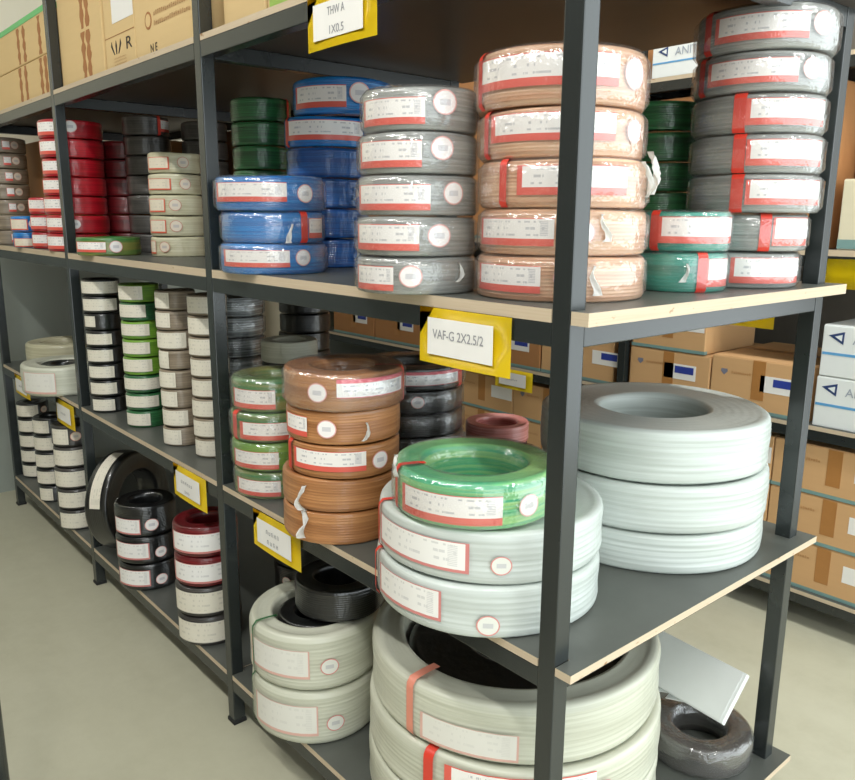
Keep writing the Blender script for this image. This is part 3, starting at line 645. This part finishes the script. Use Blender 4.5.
# rear rack: brown boxes, white boxes
def brown(x0, x1, z0, z1, label, group, mat='card_mid', lab=True, emb=True, lx=.62, dep=.5, dy=.02, line=True, blue=True):
    b = carton(x0, x1, BY + dy, dep, z0, z1, mat, label, group)
    w, h = x1 - x0, z1 - z0
    deco(b, 'tape_end', rect(-.025, .025, h * .25, h - .004), 'tape_brown')
    if line: link('teal_tape', boxmesh(-w / 2 - .001, w / 2 + .001, -dep / 2 - .0015, -dep / 2 + .02, .001, .014), b, 'tape_teal')
    if lab:
        p_ = deco(b, 'paper_label', rect(w * (lx - .5), w * (lx - .5) + .145, h * .42, h * .42 + .062), 'white_paper')
        if blue: q = link('blue_print', quadmesh(rect(w * (lx - .5) + .05, w * (lx - .5) + .135, h * .42 + .025, h * .42 + .054)), p_, 'print_blue', (0, -.0006, 0))
    if emb:
        ex, ez = -w * .36, h * .7
        deco(b, 'emblem', [(ex - .014, ez), (ex, ez - .014), (ex + .014, ez), (ex + .012, ez + .01), (ex - .012, ez + .01)], 'emblem_grey')
        deco_line(b, ex + .07, ez, .08, .01, 9, int(abs(x0) * 100), 'tape_brown')
    return b
RB = 'brown boxes on the rear rack'
zb = LEVB[1]
brown(-1.705, -1.29, zb, zb + .198, 'brown box with blue and white label, just left of rear post', RB, lx=.72)
brown(-1.205, -.832, zb, zb + .19, 'brown box with blue and white label, just right of rear post', RB, lx=.45)
brown(-.825, -.44, zb, zb + .205, 'brown box with blue label, partly behind rear corner post', RB, lx=.52)
brown(-1.20, -.862, zb + .192, zb + .40, 'brown box on top, its label cut by the shelf beam', RB, lx=.55, dep=.4)
names = ['first', 'second', 'third', 'fourth', 'fifth']
for k in range(4):
    x1 = -1.715 - k * .44
    for j in range(2):
        if j and k == 0: continue
        brown(x1 - .43, x1, zb + j * .2, zb + j * .2 + .198, 'brown box, %s to the left of labelled box, %s row' % (names[k], ('lower', 'upper')[j]), RB, mat='card_brown', lx=.5)
def white_box(x0, x1, z0, z1, label, swoosh=False):
    b = carton(x0, x1, BY + .015, .32, z0, z1, 'white_card', label, 'white boxes on the rear rack', seam=False)
    w, h = x1 - x0, z1 - z0
    deco(b, 'blue_stripe', rect(-w / 2 + .004, w / 2 - .004, h * .42, h * .47), 'print_sky')
    if swoosh: deco(b, 'blue_swoosh', [(w * .1, h * .33), (w / 2 - .004, h * .3), (w / 2 - .004, h * .62), (w * .32, h * .55)], 'print_blue')
    else: deco(b, 'blue_corner', rect(w * .05, w / 2 - .004, .004, h * .12), 'print_sky')
    cx, cz = -w / 2 + .05, h * .76; s_ = min(.03, h * .2)
    tri = deco(b, 'triangle_logo', [(cx - s_, cz + s_ * .2), (cx + s_ * .7, cz - s_ * .75), (cx + s_ * .75, cz + s_ * .75)], 'print_navy')
    inn = link('logo_cut', quadmesh([(cx - s_ * .3, cz + s_ * .12), (cx + s_ * .5, cz - s_ * .35), (cx + s_ * .52, cz + s_ * .4)]), tri, 'white_card'); inn.location = (0, -.0006, 0)
    deco_text(b, 'ANITECH', cx + .14, cz - .005, .042, 'print_pale')
    return b
white_box(-.418, -.03, zb, zb + .182, 'white box with blue triangle logo, lower of two')
white_box(-.414, -.035, zb + .183, zb + .365, 'white box with blue triangle logo, upper of two')
zb = LEVB[0]
for k in range(6):
    x1 = -.105 - k * .445
    for j in range(3):
        brown(x1 - .44, x1, zb + j * .186, zb + j * .186 + .184, 'brown box on bottom of rear rack, column %s from right, %s' % (ORD[k] or 'first', ('lowest', 'middle', 'topmost')[j]), 'brown boxes low on the rear rack', lx=.66, blue=False)
zb = LEVB[2]
b = brown(-.43, -.02, zb + .0, zb + .38, 'orange brown printed carton on rear upper shelf, far right', RB, mat='card_orange', lab=False, emb=False, line=False, dy=.2, dep=.4)
for k in range(3): deco_line(b, -.12, .3 - k * .035, .14, .018, 8, 70 + k, 'ink_brown')
b = carton(-.405, -.03, BY + .02, .16, zb, zb + .235, 'card_cream', 'cream carton with teal base strip in front of orange carton', None)
deco(b, 'teal_strip', rect(-.187, .187, .004, .035), 'tape_teal')
for k in range(7):
    x1 = -.45 - k * .44
    brown(x1 - .43, x1, zb, zb + .56, 'tall brown box on rear upper shelf, %s from orange carton' % (ORD[k] or 'first'), RB, mat='card_brown', lab=False, dep=.45)
zb = LEVB[3]
white_box(-1.185, -.80, zb, zb + .125, 'white box with blue swoosh seen through gap above green coils', True)
for k in range(5):
    carton(-1.66 - k * .45, -1.245 - k * .45, BY + .03, .45, zb, zb + .42, 'card_brown', 'big brown box on top of rear rack, %s left of post' % (ORD[k] or 'first'), RB)

# ------------------------------------------------------------------ yellow signs
def sign(x0, x1, z0, z1, label, lines, y=-.0032, tilt=0, paper_top=None, flip=False):
    w, h = x1 - x0, z1 - z0
    t = tag(empty('shelf_sign', ((x0 + x1) / 2, y, z1), PI if flip else 0), label, 'sign', 'yellow shelf signs')
    t.rotation_euler.x = tilt
    bm = bmesh.new(); n = 6; g = []
    for i in range(n + 1):
        q = i / n; g.append([bm.verts.new((-w / 2 + w * q, yy - .004 * math.sin(PI * q) * s_, zz)) for s_, zz in ((0, 0), (.5, -h / 2), (1, -h)) for yy in (0,)])
    for i in range(n):
        for j in range(2): bm.faces.new((g[i][j + 1], g[i + 1][j + 1], g[i + 1][j], g[i][j])).smooth = True
    bmesh.ops.solidify(bm, geom=bm.faces[:], thickness=-.0008)
    bmesh.ops.recalc_face_normals(bm, faces=bm.faces[:])
    link('card', bm_mesh(bm, 'card'), t, 'yellow_card')
    if not flip:
        mx, mz = w * .12, h * .17
        pp = link('paper', quadmesh(rect(-w / 2 + mx, w / 2 - mx * 1.35, -h + mz, -mz)), t, 'white_paper'); pp.location = (0, -.0052, 0)
        for body, zz, size, sx in lines:
            if body.startswith('~'):
                o = link('print_line', smudge_mesh(size * sx, size * .55, int(body[1:]), int(x0 * 100) + 500), t, 'ink')
            else: o = link('lettering', text_mesh(body, size, sx), t, 'ink')
            o.location = (-.008, -.0058, -h * zz)
    return t
sign(-.347, -.117, 1.228, 1.329, 'yellow sign reading VAF-G 2X2.5/2 under the near upper shelf', [('VAF-G 2X2.5/2', .46, .024, .86)])
sign(-.702, -.471, 1.811, 1.912, 'yellow sign hanging from the top shelf above blue coils', [('THW A', .36, .022, .8), ('1X0.5', .70, .022, 1.0)])
sign(-1.022, -.789, .641, .741, 'yellow sign on middle shelf edge below the brown coils', [('~5', .42, .02, 3.4), ('~4', .68, .02, 3.0)])
sign(-1.528, -1.30, .641, .743, 'yellow sign on middle shelf edge below slim grey stack', [('~6', .42, .02, 4.0), ('~4', .70, .018, 2.0)])
sign(-2.73, -2.49, .636, .738, 'yellow sign below thick white roll, next to third post', [('~6', .5, .016, 4.0)])
sign(-3.38, -3.13, .65, .74, 'yellow sign at the far end below dull white roll', [('~6', .5, .016, 4.0)])
sign(-3.52, -3.26, 1.80, 1.905, 'yellow sign high on far bay above leftmost grey stack', [('~6', .5, .016, 4.0)])
sign(-.335, -.108, 1.235, 1.329, 'back of a yellow sign on the rack rear under teal coils', [], y=D + .0045, flip=True)
sign(-1.985, -1.735, LEVB[1] - .11, LEVB[1] - .012, 'small yellow sign on rear rack above the pink coil', [('~7', .5, .016, 5.0)], y=BY - .0035)
sign(-.43, -.20, LEVB[2] - .13, LEVB[2] - .03, 'yellow sign on rear rack edge under the cream carton', [], y=BY - .0035, flip=True)

# ------------------------------------------------------------------ tilted white carton on the bottom shelf
A = Vector((-.053, .707, .30)); ey = Vector((.026, .087, .10)); ex = -Vector((-.186, .017, 0)).normalized(); wd = ey.length; ey.normalize()
ez = ex.cross(ey).normalized(); ey = ez.cross(ex)
t = tag(empty('white_carton', (0, 0, 0)), 'flattened white carton tilted on the black coil at rack end', 'box')
t.matrix_world = Matrix(((ex.x, ey.x, ez.x, A.x), (ex.y, ey.y, ez.y, A.y), (ex.z, ey.z, ez.z, A.z), (0, 0, 0, 1)))
link('carton', boxmesh(-.27, 0, 0, wd, -.016, 0, .002), t, 'white_card')
link('flap', boxmesh(-.26, -.008, .004, wd - .003, .0004, .0016, .0004), t, 'white_card')
for k in range(3):
    o = link('folded_flap', boxmesh(-.05, .02, -.002, .05, -.001, .001, .0004), t, 'white_card'); o.location = (-.21 + .045 * k, .003, -.018 - .004 * k); o.rotation_euler = (-.95, .10 * k, .35)

# ------------------------------------------------------------------ trolley standing in the aisle, mostly out of view
t = tag(empty('hand_trolley', (-.962, -.645, 0)), 'dark metal trolley upright at the lower left in the aisle', 'trolley')
link('platform', boxmesh(-.75, .02, -.52, .01, .12, .15, .006), t, 'steel_black')
def tube(name, p, q, r, par, mat):
    p, q = Vector(p), Vector(q); d = q - p; bm = bmesh.new(); bmesh.ops.create_cone(bm, cap_ends=True, segments=16, radius1=r, radius2=r, depth=d.length)
    me = bm_mesh(bm, name, True); me.transform(Matrix.Translation((p + q) / 2) @ Vector((0, 0, 1)).rotation_difference(d).to_matrix().to_4x4()); return link(name, me, par, mat)
for y in (-.012, -.5): tube('handle_post', (0, y, .15), (0, y, .95), .014, t, 'steel_black')
tube('handle_bar', (0, -.512, .94), (0, 0, .94), .014, t, 'steel_black')
for x in (-.68, -.05):
    for y in (-.45, -.06):
        bm = bmesh.new(); bmesh.ops.create_cone(bm, cap_ends=True, segments=20, radius1=.055, radius2=.055, depth=.03); me = bm_mesh(bm, 'wheel'); me.transform(Matrix.Rotation(PI / 2, 4, 'X'))
        w_ = link('wheel', me, t, 'foot_rubber', (x, y, .055)); link('axle_fork', boxmesh(-.02, .02, -.022, -.017, 0, .066), w_, 'steel_black')
for o in bpy.data.objects:
    if 'fy' in o: del o['fy']
